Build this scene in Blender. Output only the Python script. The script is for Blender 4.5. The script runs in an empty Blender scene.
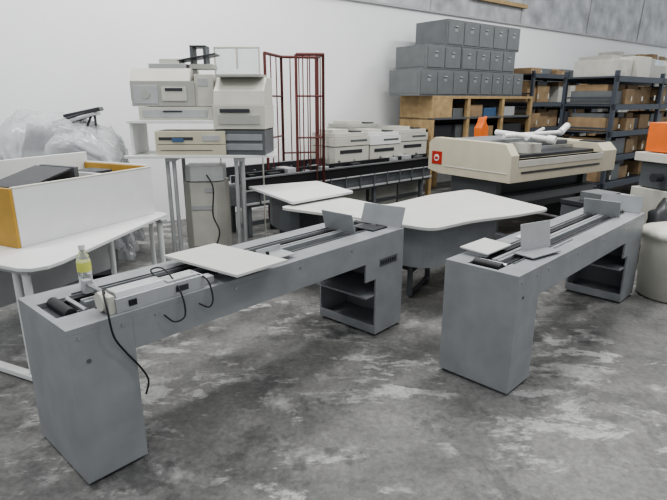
import bpy, bmesh, math, random
from mathutils import Vector, Matrix, Euler
from mathutils import noise as N
random.seed(4)
# ---------------- materials ----------------
def mat(name, col, rough=0.5, metal=0.0, var=0.08, scale=6.0, bump=0.0, bscale=60.0, trans=0.0, alpha=1.0):
    m = bpy.data.materials.new(name); m.use_nodes = True
    nt = m.node_tree; b = nt.nodes['Principled BSDF']
    b.inputs['Roughness'].default_value = rough
    b.inputs['Metallic'].default_value = metal
    b.inputs['Transmission Weight'].default_value = trans
    b.inputs['Alpha'].default_value = alpha
    tc = nt.nodes.new('ShaderNodeTexCoord')
    n = nt.nodes.new('ShaderNodeTexNoise'); n.inputs['Scale'].default_value = scale; n.inputs['Detail'].default_value = 4
    nt.links.new(tc.outputs['Object'], n.inputs['Vector'])
    r = nt.nodes.new('ShaderNodeValToRGB')
    r.color_ramp.elements[0].position = 0.3; r.color_ramp.elements[1].position = 0.7
    r.color_ramp.elements[0].color = [c*(1-var) for c in col]+[1]
    r.color_ramp.elements[1].color = [min(1, c*(1+var)) for c in col]+[1]
    nt.links.new(n.outputs['Fac'], r.inputs['Fac']); nt.links.new(r.outputs['Color'], b.inputs['Base Color'])
    if bump:
        n2 = nt.nodes.new('ShaderNodeTexNoise'); n2.inputs['Scale'].default_value = bscale; n2.inputs['Detail'].default_value = 5
        nt.links.new(tc.outputs['Object'], n2.inputs['Vector'])
        bp = nt.nodes.new('ShaderNodeBump'); bp.inputs['Strength'].default_value = bump
        nt.links.new(n2.outputs['Fac'], bp.inputs['Height']); nt.links.new(bp.outputs['Normal'], b.inputs['Normal'])
    return m
GREY = mat('grey_paint', (0.245, 0.256, 0.266), 0.42, var=0.10)
GREYD = mat('grey_paint_dark', (0.10, 0.108, 0.115), 0.45)
GREYL = mat('grey_light', (0.38, 0.385, 0.39), 0.42)
GREYB = mat('grey_cabinet', (0.140, 0.150, 0.155), 0.45)
BLACK = mat('black_rubber', (0.012, 0.012, 0.014), 0.45)
DARK = mat('dark_plastic', (0.035, 0.037, 0.042), 0.4)
STEEL = mat('steel', (0.5, 0.51, 0.53), 0.28, 0.9)
ALU = mat('brushed_aluminium', (0.47, 0.48, 0.49), 0.33, 0.5)
WHITE = mat('white_laminate', (0.66, 0.67, 0.66), 0.35, var=0.03)
BOARD = mat('board_laminate', (0.55, 0.55, 0.535), 0.35, var=0.04)
TABLE = mat('table_laminate', (0.58, 0.58, 0.56), 0.35, var=0.05)
OFFW = mat('offwhite_plastic', (0.50, 0.49, 0.44), 0.45, var=0.05)
BEIGE = mat('beige_enamel', (0.50, 0.465, 0.36), 0.45, var=0.05)
PLG = mat('printer_grey', (0.36, 0.36, 0.33), 0.5, var=0.05)
OCHRE = mat('ochre_edge', (0.42, 0.25, 0.05), 0.5)
RED = mat('red_badge', (0.40, 0.03, 0.02), 0.4)
MAROON = mat('maroon_frame', (0.11, 0.028, 0.024), 0.45)
ORANGE = mat('orange_plastic', (0.70, 0.16, 0.03), 0.45)
WOOD = mat('plywood', (0.38, 0.27, 0.14), 0.6, var=0.2, scale=9)
CARD = mat('cardboard', (0.29, 0.205, 0.12), 0.8, var=0.2)
CARDW = mat('pale_carton', (0.48, 0.47, 0.43), 0.8, var=0.1)
RACK = mat('rack_paint', (0.05, 0.06, 0.078), 0.45)
BLUE = mat('blue_bin', (0.06, 0.12, 0.22), 0.5)
BAG = mat('dark_bag', (0.03, 0.032, 0.035), 0.35, bump=0.4, bscale=12)
TARP = mat('tarpaulin', (0.42, 0.47, 0.52), 0.35, var=0.25, scale=4, bump=0.6, bscale=8)
CLEAR = mat('clear_pet', (0.9, 0.95, 0.95), 0.08, trans=0.85)
LABEL = mat('lime_label', (0.6, 0.62, 0.15), 0.4)
PANEL = mat('smoked_panel', (0.7, 0.73, 0.75), 0.05, trans=0.85, alpha=0.45)
WRAP = mat('plastic_wrap', (0.62, 0.64, 0.66), 0.15, var=0.15, scale=3, bump=0.5, bscale=6, alpha=0.42)

# ---------------- builder ----------------
class B:
    def __init__(s, name, loc=(0,0,0), ang=0.0):
        s.name=name; s.bm=bmesh.new(); s.mats=[]; s.loc=loc; s.ang=ang
    def mi(s, m):
        if m not in s.mats: s.mats.append(m)
        return s.mats.index(m)
    def faces(s, vs, fs, m, smooth=False):
        i=s.mi(m); bv=[s.bm.verts.new(v) for v in vs]; out=[]
        for f in fs:
            fc=s.bm.faces.new([bv[k] for k in f]); fc.material_index=i; fc.smooth=smooth; out.append(fc)
        return out
    def box(s,x0,x1,y0,y1,z0,z1,m,rot=None):
        c=Vector(((x0+x1)/2,(y0+y1)/2,(z0+z1)/2)); h=Vector((abs(x1-x0)/2,abs(y1-y0)/2,abs(z1-z0)/2))
        R=Euler([math.radians(a) for a in rot]).to_matrix() if rot else Matrix.Identity(3)
        vs=[c+R@Vector((sx*h.x,sy*h.y,sz*h.z)) for sz in(-1,1) for sy in(-1,1) for sx in(-1,1)]
        s.faces(vs,[(0,2,3,1),(4,5,7,6),(0,1,5,4),(2,6,7,3),(0,4,6,2),(1,3,7,5)],m)
    def prism(s,pts,z0,z1,m,axis='z'):
        a=sum(pts[i][0]*pts[(i+1)%len(pts)][1]-pts[(i+1)%len(pts)][0]*pts[i][1] for i in range(len(pts)))
        if a<0: pts=pts[::-1]
        n=len(pts)
        f=(lambda p,z:(p[0],p[1],z)) if axis=='z' else ((lambda p,z:(p[0],z,p[1])) if axis=='y' else (lambda p,z:(z,p[0],p[1])))
        vs=[f(p,z0) for p in pts]+[f(p,z1) for p in pts]
        fs=[tuple(range(n))[::-1],tuple(range(n,2*n))]+[(i,(i+1)%n,n+(i+1)%n,n+i) for i in range(n)]
        out=s.faces(vs,fs,m); bmesh.ops.recalc_face_normals(s.bm,faces=out)
    def cyl(s,p0,p1,r,m,n=16,r2=None,caps=True):
        p0=Vector(p0);p1=Vector(p1);r2=r if r2 is None else r2
        d=(p1-p0).normalized(); u=d.orthogonal().normalized(); w=d.cross(u)
        vs=[]
        for p,rr in((p0,r),(p1,r2)):
            for k in range(n):
                a=2*math.pi*k/n; vs.append(p+(u*math.cos(a)+w*math.sin(a))*rr)
        s.faces(vs,[(i,(i+1)%n,n+(i+1)%n,n+i) for i in range(n)],m,True)
        if caps:
            s.faces(vs[:n],[tuple(range(n))[::-1]],m); s.faces(vs[n:],[tuple(range(n))],m)
    def tube(s,pts,r,m,n=8,sub=6):
        P=[Vector(p) for p in pts]; Q=[]
        for i in range(len(P)-1):
            a=P[max(i-1,0)];b=P[i];c=P[i+1];d=P[min(i+2,len(P)-1)]
            for k in range(sub):
                t=k/sub
                Q.append(0.5*((2*b)+(c-a)*t+(2*a-5*b+4*c-d)*t*t+(3*b-a-3*c+d)*t**3))
        Q.append(P[-1])
        rings=[]; up=None; i0=s.mi(m)
        for i,q in enumerate(Q):
            d=(Q[min(i+1,len(Q)-1)]-Q[max(i-1,0)]).normalized()
            if up is None: up=d.orthogonal().normalized()
            up=(up-d*up.dot(d)).normalized(); w=d.cross(up)
            rings.append([s.bm.verts.new(q+(up*math.cos(2*math.pi*k/n)+w*math.sin(2*math.pi*k/n))*r) for k in range(n)])
        for a,b in zip(rings,rings[1:]):
            for k in range(n):
                f=s.bm.faces.new([a[k],a[(k+1)%n],b[(k+1)%n],b[k]]); f.smooth=True; f.material_index=i0
        for e in (rings[0][::-1],rings[-1]):
            f=s.bm.faces.new(e); f.material_index=i0
    def lathe(s,prof,cx,cy,m,n=28):
        vs=[];fs=[]
        for r,z in prof:
            for k in range(n):
                a=2*math.pi*k/n; vs.append((cx+r*math.cos(a),cy+r*math.sin(a),z))
        for j in range(len(prof)-1):
            for k in range(n):
                fs.append((j*n+k,j*n+(k+1)%n,(j+1)*n+(k+1)%n,(j+1)*n+k))
        s.faces(vs,fs,m,True)
        s.faces(vs[:n],[tuple(range(n))[::-1]],m); s.faces(vs[-n:],[tuple(range(n))],m)
    def done(s,bevel=0.004):
        me=bpy.data.meshes.new(s.name); s.bm.to_mesh(me); s.bm.free()
        for m in s.mats: me.materials.append(m)
        o=bpy.data.objects.new(s.name,me); bpy.context.collection.objects.link(o)
        o.location=s.loc; o.rotation_euler=(0,0,math.radians(s.ang))
        if bevel:
            md=o.modifiers.new('bevel','BEVEL'); md.width=bevel; md.segments=2; md.limit_method='ANGLE'; md.angle_limit=math.radians(50)
        return o

# ---------------- room ----------------
fm=bpy.data.materials.new('stained_concrete'); fm.use_nodes=True; nt=fm.node_tree; bs=nt.nodes['Principled BSDF']
tc=nt.nodes.new('ShaderNodeTexCoord')
def noise(sc,det=6,dist=0.0,rough=0.6,vec=None):
    n=nt.nodes.new('ShaderNodeTexNoise'); n.inputs['Scale'].default_value=sc; n.inputs['Detail'].default_value=det
    n.inputs['Distortion'].default_value=dist; n.inputs['Roughness'].default_value=rough
    nt.links.new(vec or tc.outputs['Object'],n.inputs['Vector']); return n
def ramp(src,stops):
    r=nt.nodes.new('ShaderNodeValToRGB'); e=r.color_ramp.elements
    e[0].position,e[0].color=stops[0][0],list(stops[0][1])+[1]; e[1].position,e[1].color=stops[1][0],list(stops[1][1])+[1]
    for p,c in stops[2:]:
        x=e.new(p); x.color=list(c)+[1]
    nt.links.new(src,r.inputs['Fac']); return r
def mix(kind,fac,a,b):
    m=nt.nodes.new('ShaderNodeMixRGB'); m.blend_type=kind
    if isinstance(fac,float): m.inputs[0].default_value=fac
    else: nt.links.new(fac,m.inputs[0])
    nt.links.new(a,m.inputs[1])
    if isinstance(b,tuple): m.inputs[2].default_value=list(b)+[1]
    else: nt.links.new(b,m.inputs[2])
    return m
base=ramp(noise(1.1,12,0.15,0.72).outputs['Fac'],[(0.40,(0.105,0.104,0.102)),(0.60,(0.205,0.203,0.198))])
mp=nt.nodes.new('ShaderNodeMapping'); mp.inputs['Rotation'].default_value=(0,0,math.radians(-48)); mp.inputs['Scale'].default_value=(1.0,2.2,1)
nt.links.new(tc.outputs['Object'],mp.inputs['Vector'])
sc=ramp(noise(1.9,15,0.35,0.74,mp.outputs['Vector']).outputs['Fac'],[(0.515,(0,0,0)),(0.555,(.9,.9,.9))])
reg=ramp(noise(0.9,6,0.1,0.65).outputs['Fac'],[(0.46,(0.0,)*3),(0.53,(1,1,1))])
scm=mix('MULTIPLY',1.0,sc.outputs['Color'],reg.outputs['Color'])
m1=mix('MIX',scm.outputs['Color'],base.outputs['Color'],(0.37,0.368,0.36))
dk=ramp(noise(1.7,14,0.2,0.74).outputs['Fac'],[(0.53,(0,0,0)),(0.58,(0.65,0.65,0.65))])
m2=mix('MIX',dk.outputs['Color'],m1.outputs['Color'],(0.07,0.07,0.07))
sp=ramp(noise(30,6,0,.7).outputs['Fac'],[(0.35,(0.75,0.75,0.75)),(0.7,(1.25,1.25,1.25))])
m3=mix('MULTIPLY',1.0,m2.outputs['Color'],sp.outputs['Color'])
nt.links.new(m3.outputs['Color'],bs.inputs['Base Color'])
rr=ramp(noise(2.2,12,0.1,.75).outputs['Fac'],[(0.38,(0.34,)*3),(0.62,(0.66,)*3)])
nt.links.new(rr.outputs['Color'],bs.inputs['Roughness'])
bs.inputs['Specular IOR Level'].default_value=.45
f=B('floor'); f.box(-9,17,-3,24,-0.1,0,fm); f.done(0)
WALLM=mat('painted_wall',(0.82,0.83,0.835),0.7,var=0.02,scale=1.2)
FOIL=mat('foil_insulation',(0.42,0.43,0.44),0.4,0.3,var=0.35,scale=2.0,bump=0.9,bscale=3.5)
w=B('wall_back',(0,9.6,0),38.5); w.box(-11,17,0,0.2,0,3.42,WALLM); w.done(0)
w=B('wall_insulation',(0,9.6,0),38.5); w.box(-11,17,-0.02,0.2,3.42,6.5,FOIL); w.box(-11,17,-0.05,-0.02,3.40,3.44,GREYL)
for k in range(9): w.cyl((-10+k*3.1,-0.03,3.45),(-10+k*3.1+0.3,-0.03,6.5),0.012,GREYL,8)
w.box(3.6,5.6,-.12,-.05,3.76,3.84,WOOD)
w.done(0)

# ---------------- long conveyor machines ----------------
def machine(name,loc,ang,L,W,H=0.78,kind=1):
    b=B(name,loc,ang); c=0.03; bh=0.19
    y1,y2=W*0.30,W*0.72
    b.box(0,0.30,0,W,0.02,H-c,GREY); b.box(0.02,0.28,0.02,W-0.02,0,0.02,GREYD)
    b.box(0.30,L,0,W,H-bh,H-c,GREY)
    b.box(0,L,0,y1,H-c,H,GREY); b.box(0,L,y2,W,H-c,H,GREY)
    b.box(0,0.03,y1,y2,H-c,H,GREY); b.box(L-0.05,L,y1,y2,H-c,H,GREY)
    b.box(0.03,L-0.05,y1,y2,H-c,H-c+0.003,GREYD)
    m=(y1+y2)/2
    b.box(0.20,L-0.12,m-0.03,m+0.03,H-c,H+0.004,GREY)
    b.box(0.20,L-0.12,m-0.004,m+0.004,H+0.004,H+0.012,GREYL)
    for yy in (y1+0.03,y2-0.03): b.box(0.1,L-0.12,yy-0.012,yy+0.012,H-c+0.003,H-0.004,BLACK)
    for yy in (y1-0.012,y2+0.012): b.box(0.2,L-0.15,yy-0.004,yy+0.004,H,H+0.008,GREYD)
    b.cyl((0.10,y1+0.012,H-0.006),(0.10,y2-0.012,H-0.006),0.028,BLACK,18)
    b.cyl((0.17,y1+0.012,H-0.01),(0.17,y2-0.012,H-0.01),0.014,STEEL,18)
    b.cyl((L-0.1,y1+0.012,H-0.008),(L-0.1,y2-0.012,H-0.008),0.026,BLACK,18)
    for xx in (0.05,0.25,0.42,0.9,1.4,1.9):
        if xx<L: b.cyl((xx,-0.005,H-0.05),(xx,0.002,H-0.05),0.008,STEEL,10)
    b.cyl((0.08,-0.004,0.63),(0.08,0.002,0.63),0.010,GREYD,12)
    x0=L-0.34
    for ya,yb in((0,.016),(W-.016,W)):
        b.prism([(x0,0.02),(L,0.02),(L,H-bh),(x0-0.12,H-bh),(x0-0.12,H-bh-0.14),(x0,H-bh-0.14)],ya,yb,GREY,'y')
    b.box(L-0.016,L,0.016,W-0.016,0.02,H-bh,GREY)
    b.box(x0,L-0.016,0.016,W-0.016,0.02,0.05,GREY)
    b.box(x0-0.10,L-0.016,0.016,W-0.016,0.33,0.345,GREY)
    b.box(x0-0.004,x0+0.012,0.016,W-0.016,0.05,0.09,GREY)
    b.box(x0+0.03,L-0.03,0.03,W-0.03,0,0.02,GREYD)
    if kind==1:
        b.box(L-0.30,L-0.08,-0.003,0.001,H-bh-0.055,H-bh+0.005,GREYD)
        for k in range(7): b.box(L-0.29+k*0.028,L-0.272+k*0.028,-0.005,-0.002,H-bh-0.042,H-bh-0.01,BLACK)
        b.box(0.24,0.72,0.02,0.15,H,H+0.07,ALU); b.box(0.21,0.24,0.03,0.14,H,H+0.085,OFFW)
        b.cyl((0.21,0.085,H+0.055),(0.19,0.085,H+0.055),0.045,OFFW,20)
        b.prism([(.03,H+.07),(.14,H+.07),(.125,H+.095),(.045,H+.095)],.25,.50,ALU,'x')
        b.box(0.52,0.70,0.04,0.13,H+0.07,H+0.08,GREYL)
        b.box(0.72,0.80,0.05,0.11,H,H+0.04,GREYL)
        b.box(0.3,0.34,0.015,0.022,H+0.02,H+0.05,BLACK); b.box(0.55,0.62,0.015,0.022,H+0.02,H+0.05,DARK)
        b.cyl((0.27,0.16,H+0.05),(0.27,0.42,H+0.05),0.010,STEEL,12)
        b.box(0.25,0.29,0.38,0.42,H,H+0.07,GREYL)
        b.tube([(0.22,0.08,H+0.09),(0.20,0.05,H+0.12),(0.18,-0.02,H+0.05),(0.19,-0.03,H-0.08),(0.24,-0.02,H-0.18),(0.30,-0.02,H-0.28),(0.33,-0.03,H-0.36),(0.31,-0.03,H-0.43)],0.0048,BLACK)
        b.tube([(0.5,0.12,H+0.09),(0.50,0.16,H+0.12),(0.55,0.12,H+0.12),(0.56,0.0,H+0.03),(0.56,-0.03,H-0.09),(0.5,-0.03,H-0.11),(0.45,-0.02,H-0.06)],0.0042,BLACK)
        b.tube([(0.68,0.08,H+0.08),(0.72,0.0,H+0.05),(0.73,-0.03,H-0.05),(0.70,-0.035,H-0.09),(0.65,-0.02,H-0.06)],0.0042,BLACK)
        b.box(0.80,1.18,-0.12,0.54,H+0.05,H+0.066,BOARD,(-1.5,1.0,3))
        b.box(0.9,0.94,0.1,0.45,H,H+0.05,GREYL); b.box(1.08,1.12,0.1,0.45,H,H+0.05,GREYL)
        b.box(1.22,1.42,0.06,0.2,H+0.02,H+0.028,ALU); b.box(1.22,1.42,0.2,0.208,H+0.0,H+0.06,ALU); b.box(1.3,1.33,0.1,0.18,H,H+0.02,GREYL)
        b.cyl((1.25,0.13,H+0.02),(1.25,0.13,H+0.06),0.012,DARK,10)
        b.box(L-0.42,L-0.412,0.16,0.46,H,H+0.15,GREY,(0,-16,0))
        b.box(L-0.07,L-0.062,-0.02,0.34,H+0.01,H+0.17,GREY,(0,22,8))
        b.box(L-0.26,L-0.08,0.10,0.32,H,H+0.012,DARK)
    else:
        b.box(0.18,0.50,0.30,0.50,H+0.03,H+0.04,BOARD,(3,0,0)); b.box(0.2,0.24,0.32,0.46,H,H+0.03,GREYL); b.box(0.44,0.48,0.32,0.46,H,H+0.03,GREYL)
        b.box(0.60,1.05,0.10,0.108,H,H+0.015,ALU)
        b.box(0.46,0.74,0.18,0.187,H+0.0,H+0.19,GREYL,(-8,0,-16))
        b.box(0.36,0.66,0.05,0.20,H+0.012,H+0.02,GREY,(0,0,-10))
        b.box(0.8,1.15,0.33,0.42,H,H+0.012,BOARD)
        b.box(L-0.40,L-0.392,0.1,0.40,H,H+0.14,GREY,(0,-14,0))
        b.box(L-0.08,L-0.072,0.02,0.36,H+0.0,H+0.15,GREY,(0,20,6))
    return b.done(0.004)
machine('inserter_conveyor',(-1.145,2.035,0),47.9,2.52,0.58,H=.80)
machine('inserter_conveyor.001',(1.06,2.81,0),45.3,2.46,0.49,kind=2)

b=B('water_bottle',(-1.29,2.56,0.80))
b.lathe([(0.030,0),(0.034,0.01),(0.034,0.06),(0.031,0.07),(0.034,0.08),(0.034,0.15),(0.028,0.18),(0.014,0.205),(0.013,0.22)],0,0,CLEAR)
b.lathe([(0.035,0.10),(0.035,0.15)],0,0,LABEL); b.lathe([(0.016,0.215),(0.016,0.24)],0,0,WHITE); b.done(0)

# ---------------- left desk with hutch ----------------
A0=65.1
b=B('corner_desk',(-2.08,3.34,0),A0)
b.prism([(-.30,.95),(-.30,-.38),(-.27,-.46),(-.19,-.50),(-.08,-.49),(.3,-.38),(1.04,-.17),(1.25,-.12),(1.29,-.05),(1.30,.95)],0.775,0.80,WHITE)
for u in(-.24,1.16):
    dv=0 if u<0 else .25
    b.cyl((u,-.36+dv,0.03),(u,-.36+dv,0.775),0.024,WHITE); b.cyl((u,-.26+dv,0.03),(u,-.26+dv,0.775),0.018,WHITE)
    b.box(u-.03,u+.03,-.60+dv,.15,0.01,0.045,WHITE); b.box(u-.03,u+.03,-.42+dv,.3,0.745,0.775,GREYL)
    b.cyl((u,.5,0.0),(u,.5,0.775),0.024,WHITE)
b.box(-.2,1.2,.5,.52,.25,.775,GREYL)
b.done()
b=B('desk_hutch',(-2.08,3.34,0.80),A0)
b.box(0,1.235,0,.025,0,.40,WHITE); b.box(0.02,1.215,.025,.035,.02,.395,OCHRE)
b.box(-.025,0,0,.75,0,.40,OCHRE); b.box(1.21,1.235,.035,.75,0,.42,WHITE); b.box(1.195,1.21,.035,.75,0.02,.41,OCHRE)
b.box(-.025,1.235,.75,.775,0,.50,WHITE)
b.box(0,1.2,.035,.75,0.20,.22,OFFW)
b.box(.75,.775,.035,.75,.22,.40,WHITE)
b.box(0,1.235,-.004,.03,.395,.405,OFFW)
b.done()
b=B('paper_tray_lid',(-2.08,3.34,1.17),A0)
b.box(.14,.55,.10,.50,.03,.048,DARK,(0,-14,0)); b.box(.10,.60,.15,.55,-.11,-.02,GREYD); b.box(.56,.60,.10,.48,-.04,.10,GREYD)
b.cyl((.16,.2,-.15),(.16,.2,-.06),.02,DARK); b.cyl((.5,.5,-.15),(.5,.5,-.06),.02,DARK)
b.box(.80,1.1,.2,.6,-.15,-.02,GREYL); b.box(.85,1.05,.25,.5,-.02,.02,DARK)
b.done()

# ---------------- wrapped equipment: sheet-metal machine under clear polythene ----------------
b=B('plastic_wrapped_equipment',(-2.92,5.75,0),12)
b.box(-.42,.40,-.25,.25,.05,1.05,GREYL); b.box(-.38,.1,-.262,-.25,.2,.9,GREY); b.box(-.45,.45,-.28,.28,1.05,1.10,GREYD)
b.prism([(-.40,1.10),(.15,1.10),(.05,1.46),(-.28,1.52)],-.2,.2,GREYL,'y')
b.box(-.30,.38,-.18,.18,1.50,1.53,ALU,(0,-16,0)); b.box(.10,.46,-.16,.16,1.40,1.42,ALU,(0,24,0))
b.box(-.1,.34,-.22,.22,1.12,1.30,GREYD); b.cyl((.2,-.15,1.3),(.34,-.1,1.62),.012,DARK); b.cyl((-.05,-.15,1.52),(.34,-.1,1.64),.012,DARK)
b.box(.05,.42,-.12,.10,1.60,1.64,DARK,(0,-12,0)); b.cyl((.34,.0,1.3),(.34,.0,1.64),.012,GREYD)
for x in(-.36,.34):
    for y in(-.2,.2): b.cyl((x,y,0),(x,y,.05),.03,DARK,10)
eq=b.done(.004)
def sheet(name,par,x0,x1,y0,y1,ztop,zbot,seed):
    bm=bmesh.new(); n=56; cx,cy=(x0+x1)/2,(y0+y1)/2; hx,hy=(x1-x0)/2,(y1-y0)/2; g=[]
    drop=ztop(0,0)-zbot
    for i in range(n+1):
        row=[]
        for j in range(n+1):
            u=(i/n*2-1)*(1+drop/hx*.7); v=(j/n*2-1)*(1+drop/hy*.7)
            ou=max(0,abs(u)-1)*hx; ov=max(0,abs(v)-1)*hy; o_=max(ou,ov)
            x=cx+max(-1,min(1,u))*hx+(1 if u>0 else -1)*ou*.10; y=cy+max(-1,min(1,v))*hy+(1 if v>0 else -1)*ov*.10
            z=ztop(max(-1,min(1,u)),max(-1,min(1,v)))-o_*1.25
            q=Vector((u*2.2+seed,v*2.2,z*.9)); rd=(1-abs(N.noise(q*1.6))*3)*.05+(1-abs(N.noise(q*3.7))*3)*.02
            d=Vector((x-cx,y-cy,0)).normalized() if o_>0 else Vector((0,0,1))
            row.append(bm.verts.new(Vector((x,y,max(.02,z)))+d*(rd+.03)))
        g.append(row)
    for i in range(n):
        for j in range(n):
            f_=bm.faces.new([g[i][j],g[i+1][j],g[i+1][j+1],g[i][j+1]]); f_.smooth=True
    me=bpy.data.meshes.new(name); bm.to_mesh(me); bm.free(); me.materials.append(WRAP)
    o=bpy.data.objects.new(name,me); bpy.context.collection.objects.link(o); o.parent=par
sheet('polythene_sheet',eq,-.48,.50,-.31,.31,lambda u,v:1.56-.16*max(0,u)-.10*abs(v),.15,2.0)
b=B('plastic_wrapped_equipment.001',(-2.46,5.15,0),20)
b.box(-.20,.20,-.18,.18,.04,.9,GREYD); b.prism([(-.2,.9),(.2,.9),(.2,1.15),(-.05,1.32),(-.2,1.32)],-.17,.17,GREYL,'y'); b.box(-.15,.22,-.15,.15,1.30,1.32,ALU,(0,30,0))
for x in(-.16,.16): b.box(x-.02,x+.02,-.16,.16,0,.04,DARK)
eq2=b.done(); sheet('polythene_sheet_b',eq2,-.23,.24,-.21,.21,lambda u,v:1.36-.12*max(0,u),.3,7.0)

# ---------------- printer table ----------------
b=B('work_table',(-1.45,5.95,0),4)
b.prism([(-.80,-.33),(.82,-.33),(.80,.33),(-.74,.33)],1.15,1.18,WHITE)
for x,y in((-.30,-.24),(.37,-.24),(-.30,.24),(.37,.24)): b.cyl((x,y,0.03),(x,y,1.15),.022,GREYL)
b.cyl((.44,-.24,.03),(.44,-.24,1.15),.022,GREYL); b.cyl((-.37,-.24,.03),(-.37,-.24,1.15),.022,GREYL)
for x in(-.33,.40): b.box(x-.06,x+.06,-.33,.33,0,.04,GREYL); b.box(x-.05,x+.05,-.3,.3,1.11,1.15,GREYL)
b.done()
b=B('shrouded_tower_unit',(-1.48,6.0,0),4)
b.prism([(-.22,-.12),(-.14,-.2),(.14,-.2),(.24,-.12),(.24,.2),(-.22,.2)],.0,.86,OFFW)
b.prism([(-.20,-.11),(-.13,-.18),(.13,-.18),(.22,-.11),(.22,.18),(-.20,.18)],.87,1.04,WHITE)
b.box(-.14,.10,-.208,-.2,.55,.60,GREYL); b.box(.02,.12,-.21,-.2,.75,.8,GREYL); b.box(-.14,.14,-.206,-.2,.12,.125,GREYD)
b.tube([(.05,-.21,.95),(.12,-.24,.8),(.1,-.24,.5),(.16,-.23,.3),(.1,-.22,.1)],.008,DARK)
b.done(.02)
b=B('desktop_scanner',(-1.60,5.85,1.18),2)
b.box(-.30,.44,-.22,.2,0,.11,BEIGE); b.box(-.30,.44,-.22,.2,.115,.25,BEIGE); b.box(-.26,.1,-.228,-.215,.16,.19,DARK)
b.box(.2,.38,-.228,-.215,.15,.21,GREYL); b.box(-.25,.3,-.226,-.215,.05,.055,DARK); b.box(-.12,.0,-.232,-.22,.14,.18,BLUE); b.done()
b=B('riser_shelf',(-1.60,5.95,1.18),2)
b.box(-.60,.52,-.28,.28,.33,.36,WHITE); b.box(-.58,-.55,-.25,.25,0,.33,WHITE); b.box(.47,.50,.1,.25,0,.33,GREYL)
b.done()
b=B('office_printer',(-1.72,5.98,1.54),2)
b.box(-.36,.42,-.25,.25,0,.14,OFFW); b.box(-.42,.24,-.25,.25,.145,.40,PLG); b.prism([(-.25,.40),(.25,.40),(.25,.53),(-.17,.53)],-.42,.20,OFFW,'x')
b.box(-.10,.16,-.262,-.245,.2,.34,OFFW); b.box(-.06,.12,-.27,-.255,.3,.33,DARK); b.box(.24,.44,-.22,.22,.145,.47,OFFW)
b.box(-.32,.36,-.258,-.248,.03,.11,GREYL); b.box(-.1,.1,-.266,-.25,.085,.10,DARK)
b.box(.28,.38,-.226,-.218,.35,.43,GREYL); b.box(-.40,-.14,-.256,-.25,.17,.36,GREYL); b.cyl((-.27,-.262,.27),(-.27,-.25,.27),.05,PLG)
b.box(-.44,-.40,-.2,.2,.2,.4,GREYD)
b.done(.01)
b=B('document_feeder',(-1.60,6.02,2.07),2)
b.box(-.36,.02,-.2,.15,0,.05,GREYL); b.box(-.26,-.05,-.15,.12,.05,.10,OFFW); b.box(-.08,.34,-.15,.15,.11,.125,DARK,(0,-10,0)); b.box(.05,.3,-.12,.14,0,.05,PLG)
b.box(.06,.09,-.1,.12,.02,.24,GREYD); b.box(.2,.23,-.1,.12,.02,.24,GREYD); b.box(.06,.23,-.1,.12,.22,.24,DARK); b.done()
b=B('office_printer.001',(-.98,5.92,1.18),-4)
b.box(-.27,.27,-.25,.25,0,.26,GREYD); b.box(-.28,.28,-.26,.25,.27,.52,OFFW); b.prism([(-.25,.52),(.25,.52),(.25,.80),(-.05,.80),(-.22,.66)],-.27,.27,OFFW,'x')
b.box(-.22,.22,-.275,-.258,.32,.42,PLG); b.box(-.2,.12,-.28,-.27,.44,.48,DARK); b.box(-.24,.24,-.262,-.25,.05,.12,GREY); b.box(-.24,.24,-.262,-.25,.15,.22,GREY)
b.box(-.24,.24,-.22,.10,.80,.83,PLG); b.done(.01)
b=B('acrylic_cover',(-1.12,6.42,1.9),0)
b.box(-.25,.25,-.012,.0,0,.44,PANEL); b.box(-.26,.26,-.02,.01,.42,.44,OFFW); b.box(-.265,-.25,-.02,.01,-1.9,.44,OFFW); b.box(.25,.265,-.02,.01,-1.9,.44,OFFW); b.box(-.01,.01,-.02,.01,.2,.42,OFFW); b.done()

# ---------------- roll cage ----------------
b=B('roll_cage',(-.56,7.50,0),12); h=2.33
def gate(x0,y0,x1,y1,nb,z0=.15,z1=h,mid=(1.25,1.8)):
    b.cyl((x0,y0,0.12),(x0,y0,z1),.02,MAROON,10); b.cyl((x1,y1,0.12),(x1,y1,z1),.02,MAROON,10)
    b.cyl((x0,y0,z1),(x1,y1,z1),.02,MAROON,10); b.cyl((x0,y0,.2),(x1,y1,.2),.018,MAROON,10)
    for z in mid: b.cyl((x0,y0,z),(x1,y1,z),.012,MAROON,8)
    for k in range(1,nb):
        t=k/nb; b.cyl((x0+(x1-x0)*t,y0+(y1-y0)*t,.2),(x0+(x1-x0)*t,y0+(y1-y0)*t,z1),.008,MAROON,8)
gate(-.40,-.30,-.12,.28,3); gate(.02,-.20,.38,-.24,4); gate(-.12,.28,.38,.30,4,mid=(1.0,)); gate(.38,-.24,.40,.30,2)
b.box(-.38,.38,-.24,.28,.12,.15,GREYD)
for x,y in((-.35,-.25),(.36,-.22),(-.12,.26),(.36,.28)): b.cyl((x,y,0),(x,y,.12),.05,DARK,12)
b.done(0)

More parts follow.
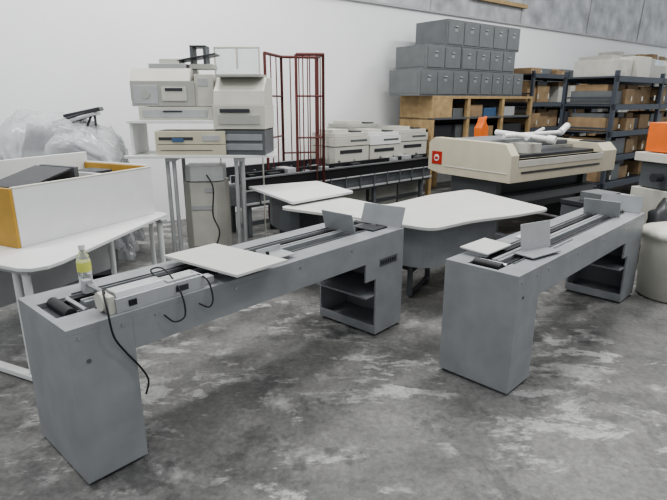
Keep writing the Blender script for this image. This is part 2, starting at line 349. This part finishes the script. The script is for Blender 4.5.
# ---------------- long rail machine behind tables ----------------
ang=math.degrees(math.atan2(2.6,2.81))
b=B('mail_sorter_line',(-1.15,6.58,0),ang)
L=3.9
b.box(0,L,0,.5,.40,.66,GREYD); b.box(0,L,-.03,.0,.64,.80,BLACK); b.box(0,L,.47,.5,.70,.88,DARK)
b.box(0,L,-.05,-.03,.775,.80,STEEL); b.box(0,L,.1,.14,.70,.84,BLACK); b.box(0,L,.28,.31,.70,.80,STEEL); b.box(0,L,-.045,-.03,.62,.64,GREYL); b.box(0,L,.0,.1,.74,.76,DARK)
b.box(0,L,-.04,-.02,.44,.47,GREYL); b.box(0,L,.46,.5,.88,.895,STEEL)
random.seed(3)
for k in range(12):
    x=.12+k*.31; ww=random.uniform(.06,.2); b.box(x,x+ww,.02,.3,.70,.74+random.uniform(.04,.12),random.choice([DARK,GREYD,BLACK,GREYL])); b.box(x+.1,x+.12,-.055,-.03,.44,.64,GREYD)
    b.cyl((x+.2,.2,.7),(x+.2,.2,.86),.02,GREYD,10)
for x in(.1,1.3,2.5,3.7):
    b.box(x-.03,x+.03,.02,.08,0,.42,GREYD); b.box(x-.03,x+.03,.42,.48,0,.42,GREYD)
b.box(.05,L-.05,.2,.24,.1,.16,GREYD); b.done()
for k,(x,y,h,m) in enumerate([(.10,8.40,1.26,OFFW),(.66,8.93,1.24,WHITE),(1.2,9.44,1.26,OFFW),(.35,9.22,1.36,PLG)]):
    b=B('copier' if k==0 else 'copier.%03d'%k,(x,y,0),40)
    b.box(-.33,.33,-.28,.28,.03,.55,PLG); b.box(-.35,.35,-.3,.3,.57,h-.20,OFFW); b.box(-.36,.36,-.31,.3,h-.19,h-.06,m); b.box(-.34,.34,-.28,.28,h-.055,h,m)
    b.box(-.05,.3,-.315,-.31,h-.13,h-.10,GREYD); b.box(-.28,.28,-.31,-.295,.65,.8,OFFW); b.box(-.25,.2,-.31,-.29,h-.3,h-.25,DARK)
    b.box(-.3,.0,-.2,.2,h,h+.05,OFFW); b.box(.1,.28,-.2,.1,h,h+.02,DARK)
    for sx in(-.28,.28): b.cyl((sx,-.22,0),(sx,-.22,.04),.03,DARK,10); b.cyl((sx,.22,0),(sx,.22,.04),.03,DARK,10)
    b.done(.008)
# ---------------- cluster tables ----------------
def rounded(pts,r=.08):
    out=[];n=len(pts)
    for i in range(n):
        p=Vector(pts[i]);a=Vector(pts[i-1]);c=Vector(pts[(i+1)%n])
        u=(a-p);v=(c-p);q=min(r,u.length*.4,v.length*.4);A=p+u.normalized()*q;C=p+v.normalized()*q
        for t in(0,.33,.66,1): out.append(tuple(A*(1-t)**2+p*2*t*(1-t)+C*t*t))
    return out
def ctable(name,pts,z,body,feet,m,zb,bm_,r=.08):
    b=B(name); b.prism(rounded(pts,r),z-.028,z,m)
    b.prism(rounded(body,.25),zb,z-.028,bm_)
    for p,q in feet:
        p=Vector(p);q=Vector(q)
        b.cyl((*p,0.02),(*p,zb+.02),.026,GREYD); b.cyl((*q,0.02),(*q,zb+.02),.026,GREYD); b.cyl((*p,.03),(*q,.03),.022,DARK); b.cyl((*p,zb-.1),(*q,zb-.1),.018,DARK)
    for (p,q),(p2,q2) in zip(feet,feet[1:]): b.cyl((*q,zb-.06),(*p2,zb-.06),.025,DARK)
    b.done()
ctable('folding_table',[(-.98,5.92),(-.2,6.35),(.22,5.60),(-.40,4.98)],.80,[(-.8,5.85),(-.22,6.15),(.02,5.6),(-.42,5.2)],[((-.6,5.85),(-.35,5.45)),((-.25,6.1),(-.05,5.7))],WHITE,.40,GREYD,.03)
ctable('cluster_table',[(-.55,4.98),(.10,5.52),(.5,5.06),(1.06,5.66),(1.60,6.04),(2.09,4.90),(1.62,4.60),(1.2,4.40),(.80,4.08),(.45,4.34),(.1,4.58)],.75,
 [(-.15,4.88),(.15,5.2),(.5,4.8),(1.1,5.35),(1.45,5.5),(1.65,4.88),(1.15,4.54),(.8,4.26),(.5,4.46)],[((-.0,4.95),(.3,4.85)),((.7,4.50),(.95,5.0)),((1.45,4.95),(1.3,5.4))],TABLE,.34,GREY,.12)

# ---------------- wide-format printer ----------------
b=B('wide_format_printer',(2.07,6.1,0),34.5)
L,W=2.32,1.35
b.prism([(0,.80),(0,1.12),(.10,1.25),(W-.1,1.27),(W,1.2),(W,.84),(W-.2,.80)],0,.14,BEIGE,'x')
b.prism([(0,.80),(0,1.08),(.10,1.18),(W-.1,1.20),(W,1.12),(W,.80)],L-.35,L,BEIGE,'x')
b.box(.14,L-.35,.0,W,.80,1.06,BEIGE); b.box(.14,L-.35,-.01,.12,.98,1.06,OFFW)
b.box(.14,L-.35,.14,.5,1.06,1.10,DARK); b.box(.14,L-.35,.55,W-.05,1.06,1.20,GREYD); b.box(.3,L-.5,.62,W-.15,1.20,1.25,GREY)
b.box(.14,L-.35,.46,.49,1.10,1.15,STEEL); b.box(.6,.85,.2,.5,1.10,1.22,OFFW); b.box(.2,L-.42,-.014,-.005,.9,.925,DARK)
b.box(L-.30,L-.05,.12,.4,1.17,1.20,DARK)
b.box(-.008,.0,1.10,1.28,.92,1.09,RED); b.cyl((-.006,1.19,1.005),(-.012,1.19,1.005),.045,WHITE,20); b.box(-.016,-.010,1.16,1.22,.985,1.02,RED)
b.box(-.006,.0,.05,1.05,.90,.915,OFFW)
for x in(.15,L-.25):
    b.box(x,x+.1,.3,W-.3,.12,.80,GREYD); b.box(x,x+.1,.05,W-.1,.05,.12,GREYD)
    for y in(.12,W-.18): b.cyl((x+.02,y,.035),(x+.08,y,.035),.035,DARK)
b.box(.2,L-.2,.35,W-.3,.35,.78,DARK); b.box(.2,L-.2,.15,.3,.5,.6,GREYD); b.done(.012)
b=B('plastic_pipe_stack',(2.25,6.75,1.31),20)
b.cyl((-.1,0,0),(.95,.12,.02),.03,WHITE); b.cyl((.25,-.38,-.02),(.0,.30,.03),.035,WHITE); b.cyl((0.0,-.3,-.01),(.9,.45,.05),.025,WHITE); b.cyl((.88,.1,.02),(1.08,.2,.10),.045,WHITE); b.cyl((.25,-.38,-.02),(.30,-.46,-.03),.05,WHITE); b.done(0)

# ---------------- wooden shelf with cabinets ----------------
b=B('wooden_shelf',(1.75,9.55,0),38.5)
b.box(0,3.2,0,.8,1.77,1.82,WOOD); b.box(0,3.2,0,.8,1.40,1.44,GREYD); b.box(0,3.2,0,.8,.9,.94,WOOD)
for x in(0,1.0,2.1,3.12): b.box(x,x+.08,0,.08,0,1.77,WOOD); b.box(x,x+.08,.72,.8,0,1.77,WOOD)
b.box(0,.02,.08,.72,1.24,1.77,WOOD); b.box(0.08,.55,.0,.02,1.44,1.77,WOOD); b.box(.08,3.1,.76,.78,.64,1.77,GREYD)
for x0,x1,z0,z1,m in((.7,1.0,1.44,1.6,GREYB),(1.15,1.6,1.44,1.66,CARD),(1.65,2.05,1.44,1.6,BLUE),(2.25,2.7,1.44,1.62,GREYL),(.2,.7,.94,1.3,DARK),(.8,1.4,.94,1.3,GREYD),(1.5,2.0,.94,1.25,CARD),(2.2,3.0,.94,1.28,DARK)): b.box(x0,x1,.1,.6,z0,z1,m)
b.done()
b=B('filing_cabinets',(1.75,9.55,1.82),38.5)
def cab(x0,x1,z0,z1,y0=0,y1=.75,n=4):
    b.box(x0,x1,y0,y1,z0,z1,GREYB); w_=(x1-x0)/n
    for k in range(n):
        a=x0+k*w_+.02; e=a+w_-.04
        b.box(a,e,y0-.012,y0,z0+.03,z1-.03,GREYB); b.box((a+e)/2-.03,(a+e)/2+.03,y0-.03,y0-.012,z1-.12,z1-.105,GREYL); b.box((a+e)/2-.04,(a+e)/2+.04,y0-.016,y0-.012,z1-.2,z1-.15,GREY)
    b.box(x0-.006,x0,y0+.05,y1-.05,z0+.04,z1-.04,GREYB)
cab(-.35,.95,0,.44,n=3); cab(.97,2.75,0,.44,n=5); cab(-.2,.7,.445,.84,n=2); cab(.72,2.4,.445,.84,n=4); cab(.30,2.5,.845,1.28,n=5)
b.done(.006)

# ---------------- racks ----------------
def rack(name,loc,ang,L,D,levels,H,bays=2,deck=RACK):
    b=B(name,loc,ang)
    for k in range(bays+1):
        x=k*(L-.06)/bays
        for y in(0,D-.06): b.box(x,x+.06,y,y+.06,0,H,RACK)
        for j in range(4):
            z=.3+j*H/4.5; b.box(x+.02,x+.04,.03,D-.03,z,z+.03,RACK)
    for z in levels: b.box(0,L,0,.04,z-.09,z,RACK); b.box(0,L,D-.04,D,z-.09,z,RACK); b.box(0,L,.04,D-.04,z-.03,z-.005,deck)
    b.done(0)
def stock(name,loc,ang,L,D,rows,seed,mats):
    random.seed(seed); b=B(name,loc,ang)
    for z,hm in rows:
        x=.1
        while x<L-.35:
            w_=random.uniform(.28,.5)
            if x+w_>L-.08: break
            h=random.uniform(.6,1)*hm
            if random.random()<.95:
                m=random.choice(mats); b.box(x,x+w_,random.uniform(.03,.2),D-.1,z,z+h,m)
                if m in(CARD,CARDW): b.box(x+w_*.45,x+w_*.55,.02,.03,z+h*.2,z+h*.5,OFFW)
                if h<hm*.8 : b.box(x+.03,x+w_-.04,.2,D-.15,z+h,z+hm*.95,random.choice(mats))
            x+=w_+random.uniform(.01,.04)
    b.done(.004)
rack('pallet_rack',(4.3,11.75,0),38.5,3.9,.9,[.5,1.15,1.7,2.3],2.35)
stock('cardboard_boxes',(4.3,11.75,0),38.5,3.9,.9,[(.5,.5),(1.15,.42),(1.7,.48)],2,[CARD,CARD,CARD,CARD,DARK,CARDW])
stock('carton_row',(4.3,11.75,2.3),38.5,3.9,.9,[(0,.14)],5,[GREYB,GREYD,CARD])
rack('pallet_rack.001',(4.5,8.65,0),38.5,3.6,.9,[.4,.85,1.25,1.68,2.12],2.2)
stock('cardboard_boxes.001',(4.5,8.65,0),38.5,3.6,.9,[(.4,.35),(.85,.3),(1.25,.3),(1.68,.33)],7,[CARD,CARD,CARD,GREYB,DARK,CARD])
stock('carton_row.001',(4.5,8.65,2.12),38.5,3.6,.9,[(0,.34)],9,[CARDW,OFFW,TARP,PLG])
rack('pallet_rack.002',(7.5,14.25,0),38.5,4.2,.9,[.5,1.15,1.8,2.4],2.5)
stock('cardboard_boxes.002',(7.5,14.25,0),38.5,4.2,.9,[(.5,.45),(1.15,.5),(1.8,.5),(2.4,.6)],12,[CARD,CARD,CARDW])

# ---------------- right side clutter ----------------
b=B('utility_cart',(2.45,8.75,0),38.5)
for z in(.3,.75,1.12): b.box(-.3,.3,-.2,.2,z,z+.03,GREYB)
for x in(-.28,.28):
    for y in(-.18,.18): b.cyl((x,y,.06),(x,y,1.15),.015,GREYL,10); b.cyl((x,y-.01,.035),(x,y+.01,.035),.035,DARK,12)
b.box(-.2,.1,-.1,.1,.78,1.0,DARK); b.done()
b=B('orange_tool_bag',(2.42,8.73,1.15),38.5)
b.prism([(-.10,0),(.10,0),(.11,.16),(.04,.25),(.02,.33),(-.02,.33),(-.04,.25),(-.11,.16)],-.07,.07,ORANGE,'y'); b.box(.05,.09,-.03,.03,.2,.35,ORANGE,(0,20,0)); b.done(.02)
b=B('packaging_machine',(4.05,6.05,0),20)
b.box(-.35,.4,-.3,.35,.08,.75,OFFW); b.box(-.3,.35,-.28,.3,.76,1.05,GREYD); b.box(-.36,.4,-.32,.36,1.06,1.16,OFFW); b.box(-.28,.4,-.25,.3,1.17,1.5,ORANGE); b.box(-.22,.3,-.262,-.25,1.24,1.4,DARK)
b.box(-.3,-.1,-.31,-.29,.3,.6,DARK); b.cyl((-.34,.0,.9),(-.45,0,.9),.05,DARK)
for x in(-.28,.33):
    for y in(-.22,.27): b.cyl((x,y,0),(x,y,.09),.04,DARK)
b.done(.012)
b=B('round_bin',(3.13,4.54,0))
b.lathe([(.25,0),(.28,.02),(.30,.5),(.30,.56),(.315,.57),(.315,.60),(.30,.63),(.2,.66),(.05,.67)],0,0,OFFW,40)
b.box(-.06,.06,-.33,-.30,.40,.50,GREYL); b.done(0)
b=B('equipment_crate',(3.0,5.75,0),30)
b.box(-.35,.35,-.25,.25,.04,.62,GREYD); b.box(-.36,.36,-.26,.26,.63,.68,DARK); b.box(-.25,.05,-.18,.1,.68,.78,GREYB); b.box(.1,.3,-.2,.2,.68,.73,GREYL)
for x in(-.28,.28): b.box(x-.04,x+.04,-.27,.27,0,.04,DARK); b.box(x-.02,x+.02,-.265,-.25,.1,.6,GREYB)
b.done()
def bag(name,loc,sx,sy,sz,seed):
    bm=bmesh.new(); bmesh.ops.create_icosphere(bm,subdivisions=4,radius=1)
    for v in bm.verts:
        d=v.co.copy(); n=N.noise(d*2+Vector((seed,0,0)))*.28+N.noise(d*6+Vector((0,seed,0)))*.1
        v.co=d*(1+n); v.co.x*=sx; v.co.y*=sy; v.co.z=max(0,v.co.z*sz+sz*.8)
    for f_ in bm.faces: f_.smooth=True
    me=bpy.data.meshes.new(name); bm.to_mesh(me); bm.free(); me.materials.append(BAG)
    o=bpy.data.objects.new(name,me); bpy.context.collection.objects.link(o); o.location=loc
bag('trash_bag',(3.62,5.35,0),.28,.28,.40,5)

# ---------------- lights ----------------
def area(loc,sx,sy,e,col=(1,.985,.95)):
    l=bpy.data.lights.new('ceiling_light','AREA'); l.shape='RECTANGLE'; l.size=sx; l.size_y=sy; l.energy=e; l.color=col
    o=bpy.data.objects.new('ceiling_light',l); bpy.context.collection.objects.link(o); o.location=loc; o.rotation_euler=(0,0,math.radians(38.5))
for loc,e in [((-4.2,3,5.8),140),((1.5,5.5,5.8),150),((6,9,5.8),210),((-1.5,6.2,5.8),150),((4,3.5,5.8),120),((0,-1,5.8),50)]:
    area(loc,2.4,.6,e)
wd=bpy.data.worlds.new('World'); bpy.context.scene.world=wd; wd.use_nodes=True
wd.node_tree.nodes['Background'].inputs[0].default_value=(.93,.965,1,1); wd.node_tree.nodes['Background'].inputs[1].default_value=0.72
bpy.context.scene.view_settings.look='AgX - Medium High Contrast'
cam=bpy.data.cameras.new('Camera'); co=bpy.data.objects.new('Camera',cam); bpy.context.collection.objects.link(co)
co.location=(0,0,1.75); co.rotation_euler=(math.radians(73.9),0,0); cam.sensor_width=36; cam.lens=28.07
bpy.context.scene.camera=co
